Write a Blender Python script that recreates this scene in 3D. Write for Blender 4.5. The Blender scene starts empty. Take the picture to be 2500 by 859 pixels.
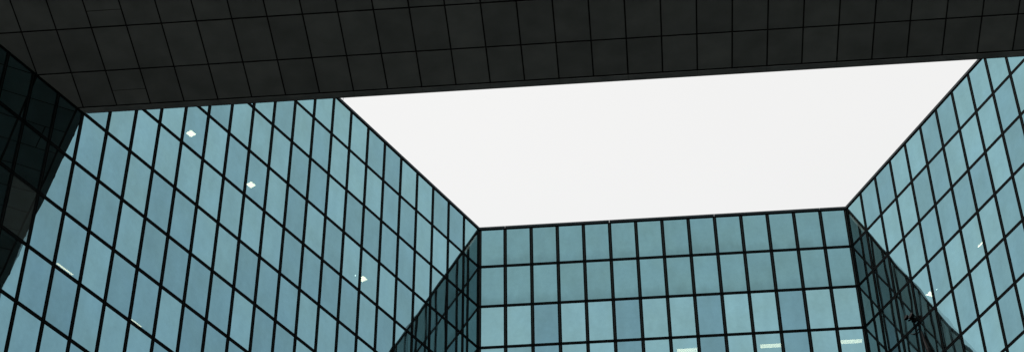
import bpy, bmesh, math, random
from mathutils import Vector, Matrix
random.seed(7)
R = math.radians
scene = bpy.context.scene
col = scene.collection

# ------------------------------------------------------------------ measures (metres)
S = 1.5                                   # one facade module
GZ = 1.6                                  # camera height above the paving
X0, Y0 = -5.57821*S, 57.60574*S             # left corner of the end wall
ZT = 49.33062*S + GZ                       # roof line
AL, AR = 0.52060, 0.51865                 # how far the side walls splay
H0, H = 1.89222*S, 1.90001*S              # storey heights
W_LEFT, W_RIGHT = .99442*S, .99697*S
NB = 14                                   # bays of the end wall
SX0, SY0, WS = -15.41159*S, 40.14927*S, 0.98491*S
S1, S2 = 1.42127*S, 1.68791*S
NROW = 26
DEPTH = 9.0
def zrow(j): return ZT if j == 0 else ZT - H0 - (j-1)*H
ZSOF = zrow(5)
YF = SY0 + 0.225*S                         # front edge of the bridging block
YR = -20.0*S                               # its rear edge, carried unseen behind the camera to shade the soffit

# ------------------------------------------------------------------ helpers
def new_mat(name):
    m = bpy.data.materials.new(name); m.use_nodes = True
    nt = m.node_tree; nt.nodes.clear()
    return m, nt, nt.nodes, nt.links

def plain(name, c, rough=.5, metal=0., var=.25, scale=3., spec=.5, islands=0.):
    m, nt, N, L = new_mat(name)
    out = N.new('ShaderNodeOutputMaterial'); b = N.new('ShaderNodeBsdfPrincipled')
    L.new(b.outputs[0], out.inputs[0])
    geo = N.new('ShaderNodeNewGeometry'); no = N.new('ShaderNodeTexNoise')
    no.inputs['Scale'].default_value = scale; no.inputs['Detail'].default_value = 5
    L.new(geo.outputs['Position'], no.inputs['Vector'])
    mr = N.new('ShaderNodeMapRange'); mr.inputs['From Min'].default_value = .3; mr.inputs['From Max'].default_value = .7
    mr.inputs['To Min'].default_value = 1-var; mr.inputs['To Max'].default_value = 1+var
    L.new(no.outputs['Fac'], mr.inputs['Value'])
    vm = N.new('ShaderNodeVectorMath'); vm.operation = 'SCALE'; vm.inputs[0].default_value = c
    fac = mr.outputs[0]
    if islands:
        oi = N.new('ShaderNodeObjectInfo')
        m2 = N.new('ShaderNodeMapRange'); m2.inputs['To Min'].default_value = 1-islands; m2.inputs['To Max'].default_value = 1+islands
        L.new(oi.outputs['Random'], m2.inputs['Value'])
        mu = N.new('ShaderNodeMath'); mu.operation = 'MULTIPLY'
        L.new(fac, mu.inputs[0]); L.new(m2.outputs[0], mu.inputs[1]); fac = mu.outputs[0]
    L.new(fac, vm.inputs['Scale']); L.new(vm.outputs[0], b.inputs['Base Color'])
    r2 = N.new('ShaderNodeMapRange'); r2.inputs['To Min'].default_value = max(.03, rough-.1); r2.inputs['To Max'].default_value = min(1, rough+.1)
    L.new(no.outputs['Fac'], r2.inputs['Value']); L.new(r2.outputs[0], b.inputs['Roughness'])
    b.inputs['Metallic'].default_value = metal; b.inputs['Specular IOR Level'].default_value = spec
    return m

def glass_mat(name, tint, dust=(.36, .35, .30), dust_amt=.022, see=.09, stain=0.):
    """Coated reflective glazing: tinted mirror coat, a little see-through, a film of dust, slight roller waves."""
    m, nt, N, L = new_mat(name)
    out = N.new('ShaderNodeOutputMaterial')
    geo = N.new('ShaderNodeNewGeometry'); oi = N.new('ShaderNodeObjectInfo')
    seed = N.new('ShaderNodeMath'); seed.operation = 'ADD'
    L.new(geo.outputs['Random Per Island'], seed.inputs[0]); L.new(oi.outputs['Random'], seed.inputs[1])
    w = N.new('ShaderNodeMath'); w.operation = 'MULTIPLY'; w.inputs[1].default_value = 173.
    L.new(seed.outputs[0], w.inputs[0])
    def wave(scale, dist, off):
        a = N.new('ShaderNodeMath'); a.operation = 'ADD'; a.inputs[1].default_value = off
        L.new(w.outputs[0], a.inputs[0])
        n = N.new('ShaderNodeTexNoise'); n.noise_dimensions = '4D'
        n.inputs['Scale'].default_value = scale; n.inputs['Detail'].default_value = 1.0; n.inputs['Roughness'].default_value = .35
        L.new(geo.outputs['Position'], n.inputs['Vector']); L.new(a.outputs[0], n.inputs['W'])
        b = N.new('ShaderNodeBump'); b.inputs['Strength'].default_value = 1.; b.inputs['Distance'].default_value = dist
        L.new(n.outputs['Fac'], b.inputs['Height'])
        return b
    b1 = wave(.33, WAVE, 0.); b2 = wave(.4, WAVE*.8, 31.)
    # dirt streaks and blotches with their own shape
    mp = N.new('ShaderNodeMapping'); mp.inputs['Scale'].default_value = (1.3, 1.3, .5)
    L.new(geo.outputs['Position'], mp.inputs['Vector'])
    n1 = N.new('ShaderNodeTexNoise'); n1.noise_dimensions = '4D'; n1.inputs['Scale'].default_value = 1.3; n1.inputs['Detail'].default_value = 6
    L.new(mp.outputs[0], n1.inputs['Vector']); L.new(w.outputs[0], n1.inputs['W'])
    n2 = N.new('ShaderNodeTexNoise'); n2.noise_dimensions = '4D'; n2.inputs['Scale'].default_value = .5; n2.inputs['Detail'].default_value = 4
    L.new(geo.outputs['Position'], n2.inputs['Vector']); L.new(w.outputs[0], n2.inputs['W'])
    ad = N.new('ShaderNodeMath'); ad.operation = 'ADD'; L.new(n1.outputs['Fac'], ad.inputs[0]); L.new(n2.outputs['Fac'], ad.inputs[1])
    mr = N.new('ShaderNodeMapRange'); mr.inputs['From Min'].default_value = .7; mr.inputs['From Max'].default_value = 1.3
    mr.inputs['To Min'].default_value = .89; mr.inputs['To Max'].default_value = 1.07
    L.new(ad.outputs[0], mr.inputs['Value'])
    # each pane from its own batch: a shade lighter / darker, greener / bluer
    wn = N.new('ShaderNodeTexWhiteNoise'); wn.noise_dimensions = '1D'; L.new(w.outputs[0], wn.inputs['W'])
    mb = N.new('ShaderNodeMapRange'); mb.inputs['To Min'].default_value = .95; mb.inputs['To Max'].default_value = 1.05
    L.new(wn.outputs['Value'], mb.inputs['Value'])
    mu = N.new('ShaderNodeMath'); mu.operation = 'MULTIPLY'; L.new(mr.outputs[0], mu.inputs[0]); L.new(mb.outputs[0], mu.inputs[1])
    n3 = N.new('ShaderNodeTexNoise'); n3.noise_dimensions = '4D'; n3.inputs['Scale'].default_value = 4.5; n3.inputs['Detail'].default_value = 3
    L.new(geo.outputs['Position'], n3.inputs['Vector']); L.new(w.outputs[0], n3.inputs['W'])
    m3 = N.new('ShaderNodeMapRange'); m3.inputs['From Min'].default_value = .3; m3.inputs['From Max'].default_value = .7
    m3.inputs['To Min'].default_value = .965; m3.inputs['To Max'].default_value = 1.035; L.new(n3.outputs['Fac'], m3.inputs['Value'])
    mu3 = N.new('ShaderNodeMath'); mu3.operation = 'MULTIPLY'; L.new(mu.outputs[0], mu3.inputs[0]); L.new(m3.outputs[0], mu3.inputs[1]); mu = mu3
    if stain:                                   # rain-washed grime gathered along the bottom rail
        tcs = N.new('ShaderNodeTexCoord'); sz = N.new('ShaderNodeSeparateXYZ'); L.new(tcs.outputs['Generated'], sz.inputs[0])
        wob = N.new('ShaderNodeMath'); wob.operation = 'MULTIPLY_ADD'; wob.inputs[1].default_value = .35; L.new(n1.outputs['Fac'], wob.inputs[0]); L.new(sz.outputs['Z'], wob.inputs[2])
        st = N.new('ShaderNodeMapRange'); st.interpolation_type = 'SMOOTHSTEP'; st.inputs['From Min'].default_value = .18; st.inputs['From Max'].default_value = .50
        st.inputs['To Min'].default_value = 1-stain; st.inputs['To Max'].default_value = 1.; L.new(wob.outputs[0], st.inputs['Value'])
        mu4 = N.new('ShaderNodeMath'); mu4.operation = 'MULTIPLY'; L.new(mu.outputs[0], mu4.inputs[0]); L.new(st.outputs[0], mu4.inputs[1]); mu = mu4
    mix = N.new('ShaderNodeMix'); mix.data_type = 'RGBA'
    mix.inputs[6].default_value = (tint[0], tint[1], tint[2], 1)
    mix.inputs[7].default_value = (tint[0]*.86, tint[1]*.92, tint[2]*1.07, 1)
    L.new(n2.outputs['Fac'], mix.inputs[0])
    vm = N.new('ShaderNodeVectorMath'); vm.operation = 'SCALE'; L.new(mix.outputs[2], vm.inputs[0]); L.new(mu.outputs[0], vm.inputs['Scale'])
    # reflection colour dimmed at grazing angles, darkening painted in for the corner reflections
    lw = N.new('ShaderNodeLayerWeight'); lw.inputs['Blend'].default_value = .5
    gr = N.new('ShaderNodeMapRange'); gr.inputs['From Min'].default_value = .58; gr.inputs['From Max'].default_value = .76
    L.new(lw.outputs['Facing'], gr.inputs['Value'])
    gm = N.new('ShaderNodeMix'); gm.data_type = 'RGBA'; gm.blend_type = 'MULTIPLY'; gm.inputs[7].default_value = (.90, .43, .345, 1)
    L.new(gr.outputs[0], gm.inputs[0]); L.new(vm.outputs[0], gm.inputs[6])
    g1 = N.new('ShaderNodeBsdfGlossy'); g1.inputs['Roughness'].default_value = .0
    g2 = N.new('ShaderNodeBsdfGlossy'); g2.inputs['Roughness'].default_value = .0
    for g, b in ((g1, b1), (g2, b2)):
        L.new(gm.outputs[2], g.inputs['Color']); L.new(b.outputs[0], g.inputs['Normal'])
    mg = N.new('ShaderNodeMixShader'); mg.inputs[0].default_value = .28
    L.new(g1.outputs[0], mg.inputs[1]); L.new(g2.outputs[0], mg.inputs[2])
    tr = N.new('ShaderNodeBsdfTransparent'); tr.inputs['Color'].default_value = (.62, .80, .74, 1)
    mt = N.new('ShaderNodeMixShader'); mt.inputs[0].default_value = see
    L.new(mg.outputs[0], mt.inputs[1]); L.new(tr.outputs[0], mt.inputs[2])
    df = N.new('ShaderNodeBsdfDiffuse'); df.inputs['Color'].default_value = (*dust, 1)
    md = N.new('ShaderNodeMixShader'); md.inputs[0].default_value = dust_amt
    L.new(mt.outputs[0], md.inputs[1]); L.new(df.outputs[0], md.inputs[2])
    L.new(md.outputs[0], out.inputs[0])
    return m

def emit(name, c, s):
    m, nt, N, L = new_mat(name)
    out = N.new('ShaderNodeOutputMaterial'); e = N.new('ShaderNodeEmission')
    e.inputs[0].default_value = (*c, 1); e.inputs[1].default_value = s
    L.new(e.outputs[0], out.inputs[0]); return m

WAVE = .020
M = dict(
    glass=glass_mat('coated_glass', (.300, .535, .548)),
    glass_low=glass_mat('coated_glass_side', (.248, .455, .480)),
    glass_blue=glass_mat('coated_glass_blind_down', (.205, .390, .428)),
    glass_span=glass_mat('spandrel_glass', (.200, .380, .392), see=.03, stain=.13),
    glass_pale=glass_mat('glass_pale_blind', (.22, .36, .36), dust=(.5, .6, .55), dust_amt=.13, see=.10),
    frame=plain('dark_anodised_frame', (.0022, .0048, .0055), .65, 0., .3, 2., .04),
    groove=plain('grey_gasket', (.024, .030, .027), .6, .0, .35, 2., .12),
    coping=plain('weathered_coping', (.028, .042, .046), .6, .0, .3, 1.2, .15),
    slab=plain('office_ceiling', (.14, .145, .13), .8, 0, .1, 1.),
    inner=plain('office_partition', (.10, .10, .09), .8, 0, .2, .6),
    panel=plain('soffit_panel_metal', (.20, .222, .212), .62, 0., .16, .9, .35, .12),
    joint=plain('soffit_joint', (.010, .010, .010), .9, 0, .2, 2., .1),
    trim=plain('soffit_edge_trim', (.20, .225, .22), .5, 0., .25, 1.),
    roof=plain('roof_membrane', (.12, .12, .12), .9),
    concrete=plain('rear_wall_concrete', (.28, .27, .25), .9),
    paving=plain('paving', (.40, .39, .37), .85, 0, .2, .7),
    lamp_body=plain('lamp_body_white', (.7, .7, .68), .4),
    black=plain('black_steel', (.003, .0035, .004), .6, 0, .2, 5., .08),
    lamp_square=emit('lamp_square', (1., .82, .58), 15.),
    lamp_tube=emit('lamp_tube', (1., .82, .58), 9.),
    lamp_cove=emit('lamp_cove', (1., .78, .54), 10.),
    spot=emit('spot_glow', (.9, 1., 1.), 12.),
)

def tag(o, label=None, cat=None, group=None, kind=None):
    if label: o['label'] = label
    if cat: o['category'] = cat
    if group: o['group'] = group
    if kind: o['kind'] = kind
    return o
def empty(name, loc, rz=0.):
    o = bpy.data.objects.new(name, None); col.objects.link(o)
    o.location = loc; o.rotation_euler = (0, 0, rz); o.empty_display_size = .3
    return o

class MB:
    def __init__(s): s.v = []; s.f = []; s.m = []
    def box(s, x0, x1, y0, y1, z0, z1, mi=0):
        n = len(s.v)
        s.v += [(x, y, z) for z in (z0, z1) for y in (y0, y1) for x in (x0, x1)]
        for q in ((0,2,3,1),(4,5,7,6),(0,1,5,4),(2,6,7,3),(0,4,6,2),(1,3,7,5)):
            s.f.append(tuple(n+i for i in q)); s.m.append(mi)
        return s
    def quad(s, pts, mi=0):
        n = len(s.v); s.v += list(pts); s.f.append(tuple(range(n, n+len(pts)))); s.m.append(mi); return s
    def prism(s, poly, z0, z1, mi=0):
        n = len(s.v); k = len(poly)
        s.v += [(x, y, z0) for x, y in poly] + [(x, y, z1) for x, y in poly]
        s.f.append(tuple(n+i for i in reversed(range(k)))); s.f.append(tuple(n+k+i for i in range(k))); s.m += [mi, mi]
        for i in range(k):
            j = (i+1) % k; s.f.append((n+i, n+j, n+k+j, n+k+i)); s.m.append(mi)
        return s
    def tube(s, pts, r, seg=10, mi=0):
        pts = [Vector(p) for p in pts]; rings = []
        rr = r if isinstance(r, (list, tuple)) else [r]*len(pts)
        for i, p in enumerate(pts):
            d = (pts[min(i+1, len(pts)-1)] - pts[max(i-1, 0)]).normalized()
            a = d.cross(Vector((0, 0, 1)));  a = a.normalized() if a.length > 1e-3 else Vector((1, 0, 0))
            b = d.cross(a); n = len(s.v); rings.append(n)
            for k in range(seg):
                t = 2*math.pi*k/seg; s.v.append(tuple(p + (a*math.cos(t)+b*math.sin(t))*rr[i]))
        for n0, n1 in zip(rings, rings[1:]):
            for k in range(seg):
                j = (k+1) % seg; s.f.append((n0+k, n0+j, n1+j, n1+k)); s.m.append(mi)
        s.f.append(tuple(rings[0]+k for k in reversed(range(seg)))); s.f.append(tuple(rings[-1]+k for k in range(seg))); s.m += [mi, mi]
        return s
    def build(s, name, mats, parent=None, loc=None):
        if not isinstance(mats, (list, tuple)): mats = [mats]
        me = bpy.data.meshes.new(name); me.from_pydata(s.v, [], s.f)
        for m in mats: me.materials.append(m)
        for p, i in zip(me.polygons, s.m): p.material_index = i
        me.update()
        bm = bmesh.new(); bm.from_mesh(me); bmesh.ops.recalc_face_normals(bm, faces=bm.faces) if len(s.f) > 1 else None; bm.to_mesh(me); bm.free()
        o = bpy.data.objects.new(name, me); col.objects.link(o)
        if parent: o.parent = parent
        if loc: o.location = loc
        return o
def part_copy(src, parent, loc):
    c = src.copy(); col.objects.link(c); c.parent = parent; c.location = loc
    return c

# ------------------------------------------------------------------ camera
def cam_axes(pitch, yaw, roll):
    f = Vector((math.sin(yaw)*math.cos(pitch), math.cos(yaw)*math.cos(pitch), math.sin(pitch)))
    r = Vector((math.cos(yaw), -math.sin(yaw), 0)); u = r.cross(f)
    return math.cos(roll)*r + math.sin(roll)*u, -math.sin(roll)*r + math.cos(roll)*u, f
cr, cu, cf = cam_axes(0.7325421, -0.0744170, -0.0083982)
cd = bpy.data.cameras.new('camera'); cam = bpy.data.objects.new('camera', cd); col.objects.link(cam)
mw = Matrix((( cr.x, cu.x, -cf.x, 0), (cr.y, cu.y, -cf.y, 0), (cr.z, cu.z, -cf.z, GZ), (0, 0, 0, 1)))
cam.matrix_world = mw
cd.sensor_width = 36.; cd.lens = 4832.71/2500*36.; cd.clip_end = 5000.; cd.clip_start = .1
scene.camera = cam
def pix(p):
    v = Vector(p) - Vector((0, 0, GZ)); d = v.dot(cf)
    return 1250 + 4832.7*v.dot(cr)/d, 430 - 4832.7*v.dot(cu)/d

# ------------------------------------------------------------------ ground
g = MB().quad([(-1500, -1500, 0), (1500, -1500, 0), (1500, 1500, 0), (-1500, 1500, 0)]).build('ground', M['paving'])
tag(g, kind='structure')

# ------------------------------------------------------------------ glazed wings
FD = .035            # width and projection of mullions and transoms
def facade(name, origin, rz, sgn, ncol, cw, label, pane_pick, ext0, ext1, dz, FW=.15):
    """Local x runs along the wall, local +y faces the courtyard. sgn = which way columns count from the back corner."""
    root = empty(name, (origin[0], origin[1], 0), rz)
    tag(root, label, 'building', 'glazed wings round the courtyard')
    mat = Matrix.Translation((origin[0], origin[1], 0)) @ Matrix.Rotation(rz, 4, 'Z')
    u = lambda i: sgn*i*cw
    # rank the panes by the size they show at
    cand = []
    for i in range(ncol):
        for j in range(NROW):
            c = [mat @ Vector((u(a), 0, zrow(b))) for a, b in ((i, j), (i+1, j), (i+1, j+1), (i, j+1))]
            q = [pix(p) for p in c]
            cx, cy = sum(a for a, _ in q)/4, sum(b for _, b in q)/4
            if -60 < cx < 2560 and -80 < cy < 950:
                ar = abs(sum(q[k][0]*q[(k+1) % 4][1] - q[(k+1) % 4][0]*q[k][1] for k in range(4)))/2
                inside = sum(0 <= a <= 2500 and 0 <= b <= 859 for a, b in q)/4 + .05
                if pane_pick is None or pane_pick(i, j): cand.append((ar*inside, i, j))
    cand.sort(reverse=True); single = {(i, j) for _, i, j in cand[:100]}
    protos = {}
    rest = MB(); mats = []
    def midx(m):
        if m not in mats: mats.append(m)
        return mats.index(m)
    g2 = FW/2 - .015
    for j in range(NROW):
        z1, z0 = zrow(j), zrow(j+1)
        for i in range(ncol):
            key = pane_look(name, label, i, j)
            a, b = sorted((u(i), u(i+1)))
            if (i, j) in single:
                k = (key, j == 0)
                w_, h_ = (b-a)/2 - g2, (z1-z0)/2 - g2
                loc = ((a+b)/2, 0, (z0+z1)/2)
                if k not in protos:
                    protos[k] = MB().quad([(-w_, 0, -h_), (w_, 0, -h_), (w_, 0, h_), (-w_, 0, h_)]).build('window', M[key], root, loc)
                else:
                    part_copy(protos[k], root, loc)
            else:
                rest.quad([(a+g2, 0, z0+g2), (b-g2, 0, z0+g2), (b-g2, 0, z1-g2), (a+g2, 0, z1-g2)], midx(M[key]))
    if rest.f: tag(rest.build('window_grid', mats, root), kind='stuff')
    # mullions: two fins with a recessed grey gasket between
    zb = zrow(NROW) - .1
    def mull(lo, hi):
        m = MB(); c = (lo+hi)/2; gw = .035
        m.box(lo, c-gw, -.10, FD, zb, ZT-.09); m.box(c+gw, hi, -.10, FD, zb, ZT-.09); m.box(c-gw+.001, c+gw-.001, -.10, FD-.03, zb, ZT-.092, 1)
        return m
    proto = None
    for i in range(0, ncol+1):
        if i == 0 or i == ncol:
            lo, hi = sorted((u(i), u(i) + (sgn if i == 0 else -sgn)*.15))
            mull(lo, hi).build('mullion', [M['frame'], M['groove']], root)
        elif proto is None:
            proto = mull(-FW/2, FW/2).build('mullion', [M['frame'], M['groove']], root, (u(i), 0, 0))
        else: part_copy(proto, root, (u(i), 0, 0))
    # transoms sit a little behind the mullion faces
    lo, hi = sorted((u(0)+sgn*.02, u(ncol)-sgn*.02))
    tp = None; tfw = .085
    for j in range(1, NROW+1):
        if tp is None:
            tp = MB().box(lo, hi, -.095, FD-.012, -tfw, -.02).box(lo, hi, -.095, FD-.012, .02, tfw).box(lo, hi, -.095, FD-.03, -.02, .02, 1).build('transom', [M['frame'], M['groove']], root, (0, 0, zrow(j)))
        else: part_copy(tp, root, (0, 0, zrow(j)))
    # coping in lengths of four bays with open joints
    k = 1 if 'end' not in label else 1
    edges = [0, 1] + list(range(5, ncol, 4)) + [ncol]
    for a_, b_ in zip(edges, edges[1:]):
        lo, hi = sorted((u(a_), u(b_)))
        lo += .008 if lo > min(u(0), u(ncol))+.01 else 0; hi -= .008 if hi < max(u(0), u(ncol))-.01 else 0
        MB().box(lo, hi, -.45, FD+.03, ZT-.09+dz, ZT+.06+dz).build('coping', M['coping'], root)
    lo, hi = sorted((u(0)+sgn*.02, u(ncol)-sgn*.02))
    MB().box(lo, hi, -.40, FD-.02, ZT-.16, ZT-.095+dz).build('head_rail', M['frame'], root)
    # floors, inner wall, roof
    e0, e1 = (ext0, ext1)
    s0 = u(0) - sgn*e0; s1_ = u(ncol) + sgn*e1
    poly = [(u(0)+sgn*.01, -.11), (u(ncol)-sgn*.01, -.11), (s1_, -DEPTH), (s0, -DEPTH)]
    pr = None
    for j in range(1, NROW+1):
        if pr is None: pr = MB().prism(poly, -.15, .10).build('floor_slab', M['slab'], root, (0, 0, zrow(j)))
        else: part_copy(pr, root, (0, 0, zrow(j)))
    rp = [(poly[0][0]+sgn*.03, -.11), (poly[1][0]-sgn*.03, -.11), poly[2], poly[3]]
    MB().prism(rp, ZT-.30, ZT-.165).build('roof', M['roof'], root)
    lo, hi = sorted((s0+sgn*.2, s1_-sgn*.2))
    MB().box(lo, hi, -DEPTH-.30, -DEPTH-.005, 0.005, ZT-.05).build('rear_wall', M['concrete'], root)
    lo, hi = sorted((u(0)-sgn*e0*.45, u(ncol)+sgn*e1*.45))
    MB().box(lo, hi, -5.2, -5.05, 0.005, ZT-.31).build('partition', M['inner'], root)
    return root

rl = random.Random(21)
LOOK = {}
def pane_look(name, label, i, j):
    if 'end' in label:                                     # columns counted from the RIGHT corner
        c = NB-1-i
        if j < 2: return 'glass_span'
        if c % 3 == 2: return 'glass_blue'
        if j == 3 and c == 1: return 'glass_low'
        return 'glass'
    if 'left' in label:
        if (i, j) == (21, 7): return 'glass_pale'
    k = (label[:12], i//1, j)
    if k not in LOOK:
        r = rl.random(); LOOK[k] = 'glass' if r < (.36 if ('left' in label and j > 4 and i > 9) else .58) else 'glass_low'
    return LOOK[k]

turn = DEPTH*math.tan(R(29.6))
NSIDE = 58  # side walls run on unseen to keep light out under the overhang
# local x of the left wing runs from the back corner towards the viewer
facade('office_wing', (X0, Y0), math.atan2(-math.cos(AL), -math.sin(AL)), 1, NSIDE, W_LEFT,
       'tall glass-clad office wing on the left, its gridded wall running into the dark overhang', None, turn, 0, .000)
facade('office_wing', (X0+NB*S, Y0), math.pi, 1, NB, S,
       'glass-clad office wing facing us at the far end of the courtyard, fourteen panes wide', None, turn, turn, .003, .20)
facade('office_wing', (X0+NB*S, Y0), math.atan2(math.cos(AR), -math.sin(AR)), -1, NSIDE, W_RIGHT,
       'tall glass-clad office wing on the right, its roof line climbing to the upper corner', None, turn, 0, .006)

# ------------------------------------------------------------------ bridging block overhead
def xl(y): return X0 - math.tan(AL)*(Y0-y) + .06
def xr(y): return X0+NB*S + math.tan(AR)*(Y0-y) - .06
def clip(poly):
    for side in (0, 1):
        out = []
        f = (lambda p: p[0]-xl(p[1])) if side == 0 else (lambda p: xr(p[1])-p[0])
        for a, b in zip(poly, poly[1:]+poly[:1]):
            fa, fb = f(a), f(b)
            if fa >= 0: out.append(a)
            if (fa >= 0) != (fb >= 0):
                t = fa/(fa-fb); out.append((a[0]+(b[0]-a[0])*t, a[1]+(b[1]-a[1])*t))
        poly = out
        if len(poly) < 3: return None
    return poly
br = empty('bridge_block', (0, (YF+YR)/2, ZSOF))
tag(br, 'dark building block bridging overhead, its underside clad in square grey panels', 'building')
oy = (YF+YR)/2
def loc_(p): return [(x, y-oy) for x, y in p]
ys = [SY0, SY0-S1, SY0-S1-S2]
while ys[-1] > YR+.5: ys.append(ys[-1]-S2)
JW = .032; JY = .05
cells = []
i0 = -3; xmax = xr(YR); n = int((xmax-SX0)/WS)+2
imin = int((xl(YR)-SX0)/WS)-2
for r in range(len(ys)-1):
    for i in range(imin, n):
        y1, y0 = ys[r]-JY, ys[r+1]+JY
        a, b = SX0+i*WS+JW, SX0+(i+1)*WS-JW
        parts = [(a, b, y0, y1)]
        if r == 0 and i == 1: ym = SY0-.43*S1; parts = [(a, b, y0, ym-.024), (a, b, ym+.024, y1)]
        if r == 2 and i == 1: ym = ys[2]-.93; parts = [(a, b, y0, ym-.024), (a, b, ym+.024, y1)]
        for (pa, pb, q0, q1) in parts:
            poly = clip([(pa, q0), (pb, q0), (pb, q1), (pa, q1)])
            if not poly: continue
            q = [pix((x, y, ZSOF)) for x, y in poly]
            cx, cy = sum(t[0] for t in q)/len(q), sum(t[1] for t in q)/len(q)
            vis = -50 < cx < 2550 and cy > -50
            cells.append((vis, poly))
vis = [c for c in cells if c[0]][:100]
rest = MB()
rp_ = random.Random(4)
for v, poly in cells:
    if (v, poly) in vis:
        dzp = rp_.uniform(-.003, .003)
        MB().prism(loc_(poly), dzp, .014).build('soffit_panel', M['panel'], br)
    else: rest.prism(loc_(poly), 0, .014)
tag(rest.build('soffit_cladding', M['panel'], br), kind='stuff')
body = clip([(-90, YR), (90, YR), (90, YF-.01), (-90, YF-.01)])
MB().prism(loc_(body), .016, ZT-ZSOF-.4).build('block_body', M['joint'], br)
lip = clip([(-90, SY0+.03), (90, SY0+.03), (90, YF), (-90, YF)])
lips = []
for k in range(-4, 24):
    a, b = SX0+k*2*WS+WS*0+.006, SX0+(k+1)*2*WS-.006
    p = clip([(a, SY0+.05), (b, SY0+.05), (b, YF), (a, YF)])
    if p: MB().prism(loc_(p), -.012, .0155).build('edge_trim', M['trim'], br)
fr = MB(); fg = MB()
w0, w1 = xl(YF)+.1, xr(YF)-.1
nb = int((w1-w0)/S)
MB().box(w0, w1, YF-.01-oy+.003, YF-oy+.02, -.02, .10).build('drip_edge', M['frame'], br)
for j in range(5):
    z1, z0 = zrow(j)-ZSOF, zrow(j+1)-ZSOF
    for k in range(nb):
        a = w0 + (w1-w0)*k/nb; b = w0 + (w1-w0)*(k+1)/nb
        fg.quad([(a+.09, YF-oy+.01, z0+.12), (b-.09, YF-oy+.01, z0+.12), (b-.09, YF-oy+.01, z1-.09), (a+.09, YF-oy+.01, z1-.09)])
    fr.box(w0, w1, YF-oy+.005, YF-oy+.05, z1-.10, z1+.08)
for k in range(nb+1):
    a = w0 + (w1-w0)*k/nb; fr.box(a-.1, a+.1, YF-oy+.004, YF-oy+.06, .101, ZT-ZSOF-.11)
tag(fg.build('window_grid', M['glass'], br), kind='stuff')
tag(fr.build('mullion_grid', M['frame'], br), kind='stuff')
MB().prism(loc_(clip([(-90, YR-.05), (90, YR-.05), (90, YF+.05), (-90, YF+.05)])), ZT-ZSOF-.39, ZT-ZSOF-.30).build('roof', M['roof'], br)

# ------------------------------------------------------------------ office lamps behind the glass
dL = Vector((-math.sin(AL), -math.cos(AL), 0)); nL = Vector((math.cos(AL), -math.sin(AL), 0)); CL = Vector((X0, Y0, 0))
dR = Vector((math.sin(AR), -math.cos(AR), 0)); nR = Vector((-math.cos(AR), -math.sin(AR), 0)); CR = Vector((X0+NB*S, Y0, 0))
dB = Vector((-1, 0, 0)); nB = Vector((0, -1, 0))
WALL = {'L': (CL, dL, nL), 'R': (CR, dR, nR), 'B': (CR, dB, nB)}
def at(w, u, depth, z):
    C, D, N = WALL[w]; p = C + D*u - N*depth; return (p.x, p.y, z), math.atan2(D.y, D.x)
def lamp(w, u, depth, row, lx, ly, kind, label, group):
    p, rz = at(w, u, depth, zrow(row)-.152)
    t = empty('ceiling_light', p, rz); tag(t, label, 'ceiling light', group)
    fr = MB(); e = .02
    fr.box(-lx/2-e, lx/2+e, -ly/2-e, ly/2+e, -.025, -.001)
    fr.build('frame', M['lamp_body'], t)
    if kind == 'tube':
        n = 3; gap = ly/n
        for k in range(n):
            c = -ly/2 + gap*(k+.5)
            MB().box(-lx/2, lx/2, c-gap*.27, c+gap*.27, -.045, -.027).build('lamp_tube', M['lamp_tube'], t)
    else:
        MB().box(-lx/2, lx/2, -ly/2, ly/2, -.032, -.027).build('diffuser', M['lamp_square' if kind == 'sq' else 'lamp_cove'], t)
GS, GT, GC = 'square ceiling lights behind the side walls', 'strip lights behind the end wall', 'slim strip lights low behind the left wall'
lamp('L', 22.02, 1.40, 3, .36, .34, 'sq', 'highest small square ceiling light behind the left glass wall, nearest the dark overhang', GS)
lamp('L', 17.54, 1.42, 3, .36, .34, 'sq', 'middle one of three small square ceiling lights behind the left glass wall', GS)
lamp('L', 8.53, 1.38, 3, .34, .34, 'sq', 'small square ceiling light behind the left glass wall with a tiny spot light beside it', GS)
lamp('R', 4.08, 1.46, 3, .34, .36, 'sq', 'small square ceiling light behind the right glass wall above the wavy reflection edge', GS)
lamp('R', 8.58, 1.49, 3, .45, .10, 'sq', 'narrow slanting ceiling light behind the right glass wall, alone in its pane', GS)
for u_, lb in ((9.60, 'leftmost of the three bright strip lights behind the far end wall'), (5.06, 'middle of the three bright strip lights behind the far end wall'), (.70, 'rightmost of the three bright strip lights behind the far end wall, next to the corner')):
    lamp('B', u_, .96, 3, 1.15, .34, 'tube', lb, GT)
lamp('L', 27.22, 2.43, 7, .95, .09, 'cove', 'slim warm strip light just above a glazing bar near the left edge', GC)
lamp('L', 22.69, 2.50, 7, .70, .09, 'cove', 'slim warm strip light just above a glazing bar at the bottom of the left wall', GC)
for w, u_, dp, lb in (('L', 8.98, 1.52, 'tiny round spot light behind the left glass wall beside a square light'), ('R', 4.54, 1.53, 'tiny round spot light behind the right glass wall beside a square light')):
    p, rz = at(w, u_, dp, zrow(3)-.152)
    t = empty('spot_light', p, rz); tag(t, lb, 'spot light', 'tiny spot lights in the offices')
    MB().tube([(0, 0, -.001), (0, 0, -.03)], .055, 16).build('rim', M['lamp_body'], t)
    MB().tube([(0, 0, -.031), (0, 0, -.04)], .04, 16).build('bulb', M['spot'], t)

# ------------------------------------------------------------------ thin rod on the left roof
p, rz = at('L', 12.57, .12, ZT+.06)
MBr = MB().tube([(0, 0, 0), (0, 0, .05), (0, 0, .06)], [.05, .05, .012]).tube([(0, 0, .05), (.01, 0, .5), (.03, 0, 1.2), (.05, 0, 1.7)], [.012, .011, .009, .005], 8)
o = MBr.build('lightning_rod', M['black'], None, p); tag(o, 'hair-thin upright rod on the roof edge of the left wall, just under the overhang', 'lightning rod')

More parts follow.
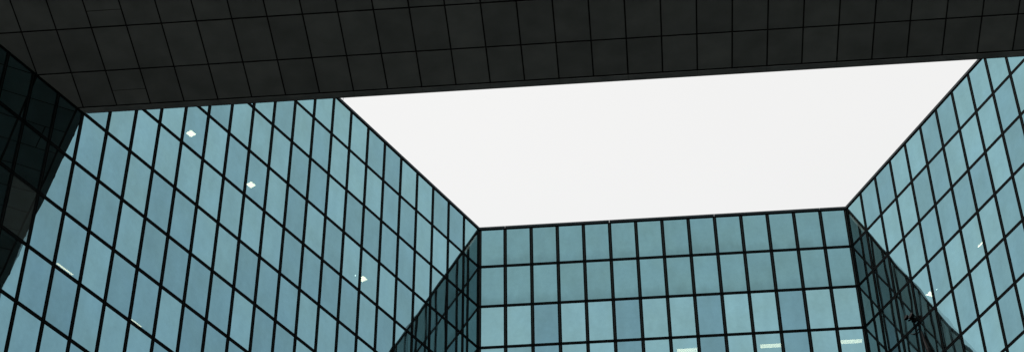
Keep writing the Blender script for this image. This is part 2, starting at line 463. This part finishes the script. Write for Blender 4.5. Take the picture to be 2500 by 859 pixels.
# ------------------------------------------------------------------ unidentified dark clump on the right wall, given an invented floodlight form
p, rz = at('R', 4.08, -.03, ZT-10.9)
fl = empty('facade_clump', p, math.atan2(-dR.y, -dR.x))      # local +x towards the back corner, local +y out of the wall
tag(fl, 'unidentified black clump on the right glass wall, built like a twin-headed floodlight', 'unidentified object')
MB().tube([(-.26, .09, -.10), (.24, .09, .06)], .04, 8).box(-.05, .05, -.02, .06, -.16, .10).build('bracket', M['black'], fl)
for x, z, s_ in ((.20, .14, 1.), (-.20, -.04, 1.25)):
    h = MB().tube([(x, .12, z), (x, .15, z+.03), (x, .25, z+.08), (x, .28, z+.09)], [.08*s_, .13*s_, .15*s_, .14*s_], 16)
    h.build('clump_head', M['black'], fl)
def droop(x0, z0, x1, z1, sag, y=.06):
    return [(x0+(x1-x0)*t/12, y, z0+(z1-z0)*t/12 - sag*math.sin(math.pi*t/12)) for t in range(13)]
MB().tube(droop(.30, -.72, -.35, -.86, .14, .03), .028, 8).build('cable', M['black'], fl)
MB().tube([(-.60, .05, -1.2), (-.72, .06, -1.9), (-.90, .06, -2.6), (-1.05, .06, -3.6)], [.03, .09, .15, .17], 10).build('cable_sleeve', M['black'], fl)

# ------------------------------------------------------------------ sky and light
wd = bpy.data.worlds.new('World'); scene.world = wd; wd.use_nodes = True
nt = wd.node_tree; N = nt.nodes; L = nt.links; N.clear()
out = N.new('ShaderNodeOutputWorld'); bg = N.new('ShaderNodeBackground'); L.new(bg.outputs[0], out.inputs[0])
SUN_EL, SUN_AZ = 65., 290.                 # behind the cloud deck, azimuth clockwise from +Y
sk = N.new('ShaderNodeTexSky'); sk.sky_type = 'NISHITA'; sk.sun_disc = False
sk.sun_elevation = R(SUN_EL); sk.sun_rotation = R(SUN_AZ); sk.air_density = 1.; sk.dust_density = 3.
hs = N.new('ShaderNodeHueSaturation'); hs.inputs['Saturation'].default_value = .25; L.new(sk.outputs[0], hs.inputs['Color'])
tc = N.new('ShaderNodeTexCoord'); sep = N.new('ShaderNodeSeparateXYZ'); L.new(tc.outputs['Generated'], sep.inputs[0])
ramp = N.new('ShaderNodeMapRange'); ramp.interpolation_type = 'SMOOTHSTEP'
ramp.inputs['From Min'].default_value = .1; ramp.inputs['From Max'].default_value = .75
L.new(sep.outputs['Z'], ramp.inputs['Value'])
cm = N.new('ShaderNodeMix'); cm.data_type = 'RGBA'
cm.inputs[6].default_value = (.70, .78, .86, 1); cm.inputs[7].default_value = (1., .995, .985, 1); L.new(ramp.outputs[0], cm.inputs[0])
cn = N.new('ShaderNodeTexNoise'); cn.inputs['Scale'].default_value = 2.2; cn.inputs['Detail'].default_value = 5; L.new(tc.outputs['Generated'], cn.inputs['Vector'])
cnr = N.new('ShaderNodeMapRange'); cnr.inputs['From Min'].default_value = .3; cnr.inputs['From Max'].default_value = .7
cnr.inputs['To Min'].default_value = .975*9.35; cnr.inputs['To Max'].default_value = 1.02*9.35; L.new(cn.outputs['Fac'], cnr.inputs['Value'])
cs = N.new('ShaderNodeVectorMath'); cs.operation = 'SCALE'; L.new(cm.outputs[2], cs.inputs[0]); L.new(cnr.outputs[0], cs.inputs['Scale'])
# sky darkened and blued towards +X, added to deepen the left wall's reflections
bk = N.new('ShaderNodeMapRange'); bk.interpolation_type = 'SMOOTHSTEP'
bk.inputs['From Min'].default_value = .66; bk.inputs['From Max'].default_value = .82; L.new(sep.outputs['X'], bk.inputs['Value'])
bm_ = N.new('ShaderNodeMix'); bm_.data_type = 'RGBA'; bm_.inputs[6].default_value = (1, 1, 1, 1); bm_.inputs[7].default_value = (.68, .73, .79, 1)
L.new(bk.outputs[0], bm_.inputs[0])
cs2 = N.new('ShaderNodeVectorMath'); cs2.operation = 'MULTIPLY'; L.new(cs.outputs[0], cs2.inputs[0]); L.new(bm_.outputs[2], cs2.inputs[1]); cs = cs2
mx = N.new('ShaderNodeMix'); mx.data_type = 'RGBA'; mx.inputs[0].default_value = .93
L.new(hs.outputs[0], mx.inputs[6]); L.new(cs.outputs[0], mx.inputs[7]); L.new(mx.outputs[2], bg.inputs['Color'])
bg.inputs['Strength'].default_value = .1
sl = bpy.data.lights.new('sun', 'SUN'); sl.energy = 1.5; sl.angle = R(14); sl.color = (1, .97, .93)
so = bpy.data.objects.new('sun', sl); col.objects.link(so)
az, el = R(SUN_AZ), R(SUN_EL)
sd = Vector((math.sin(az)*math.cos(el), math.cos(az)*math.cos(el), math.sin(el)))
so.rotation_euler = sd.to_track_quat('Z', 'Y').to_euler(); so.location = (0, 0, 150)

scene.view_settings.view_transform = 'Standard'; scene.view_settings.look = 'None'
scene.view_settings.exposure = 0.; scene.view_settings.gamma = 1.; scene.view_settings.use_curve_mapping = False
scene.render.engine = 'CYCLES'
scene.cycles.use_denoising = True
scene.cycles.caustics_reflective = False; scene.cycles.caustics_refractive = False
scene.cycles.max_bounces = 8; scene.cycles.glossy_bounces = 6; scene.cycles.diffuse_bounces = 3
scene.cycles.transparent_max_bounces = 12
scene.render.resolution_x = 1024; scene.render.resolution_y = 351
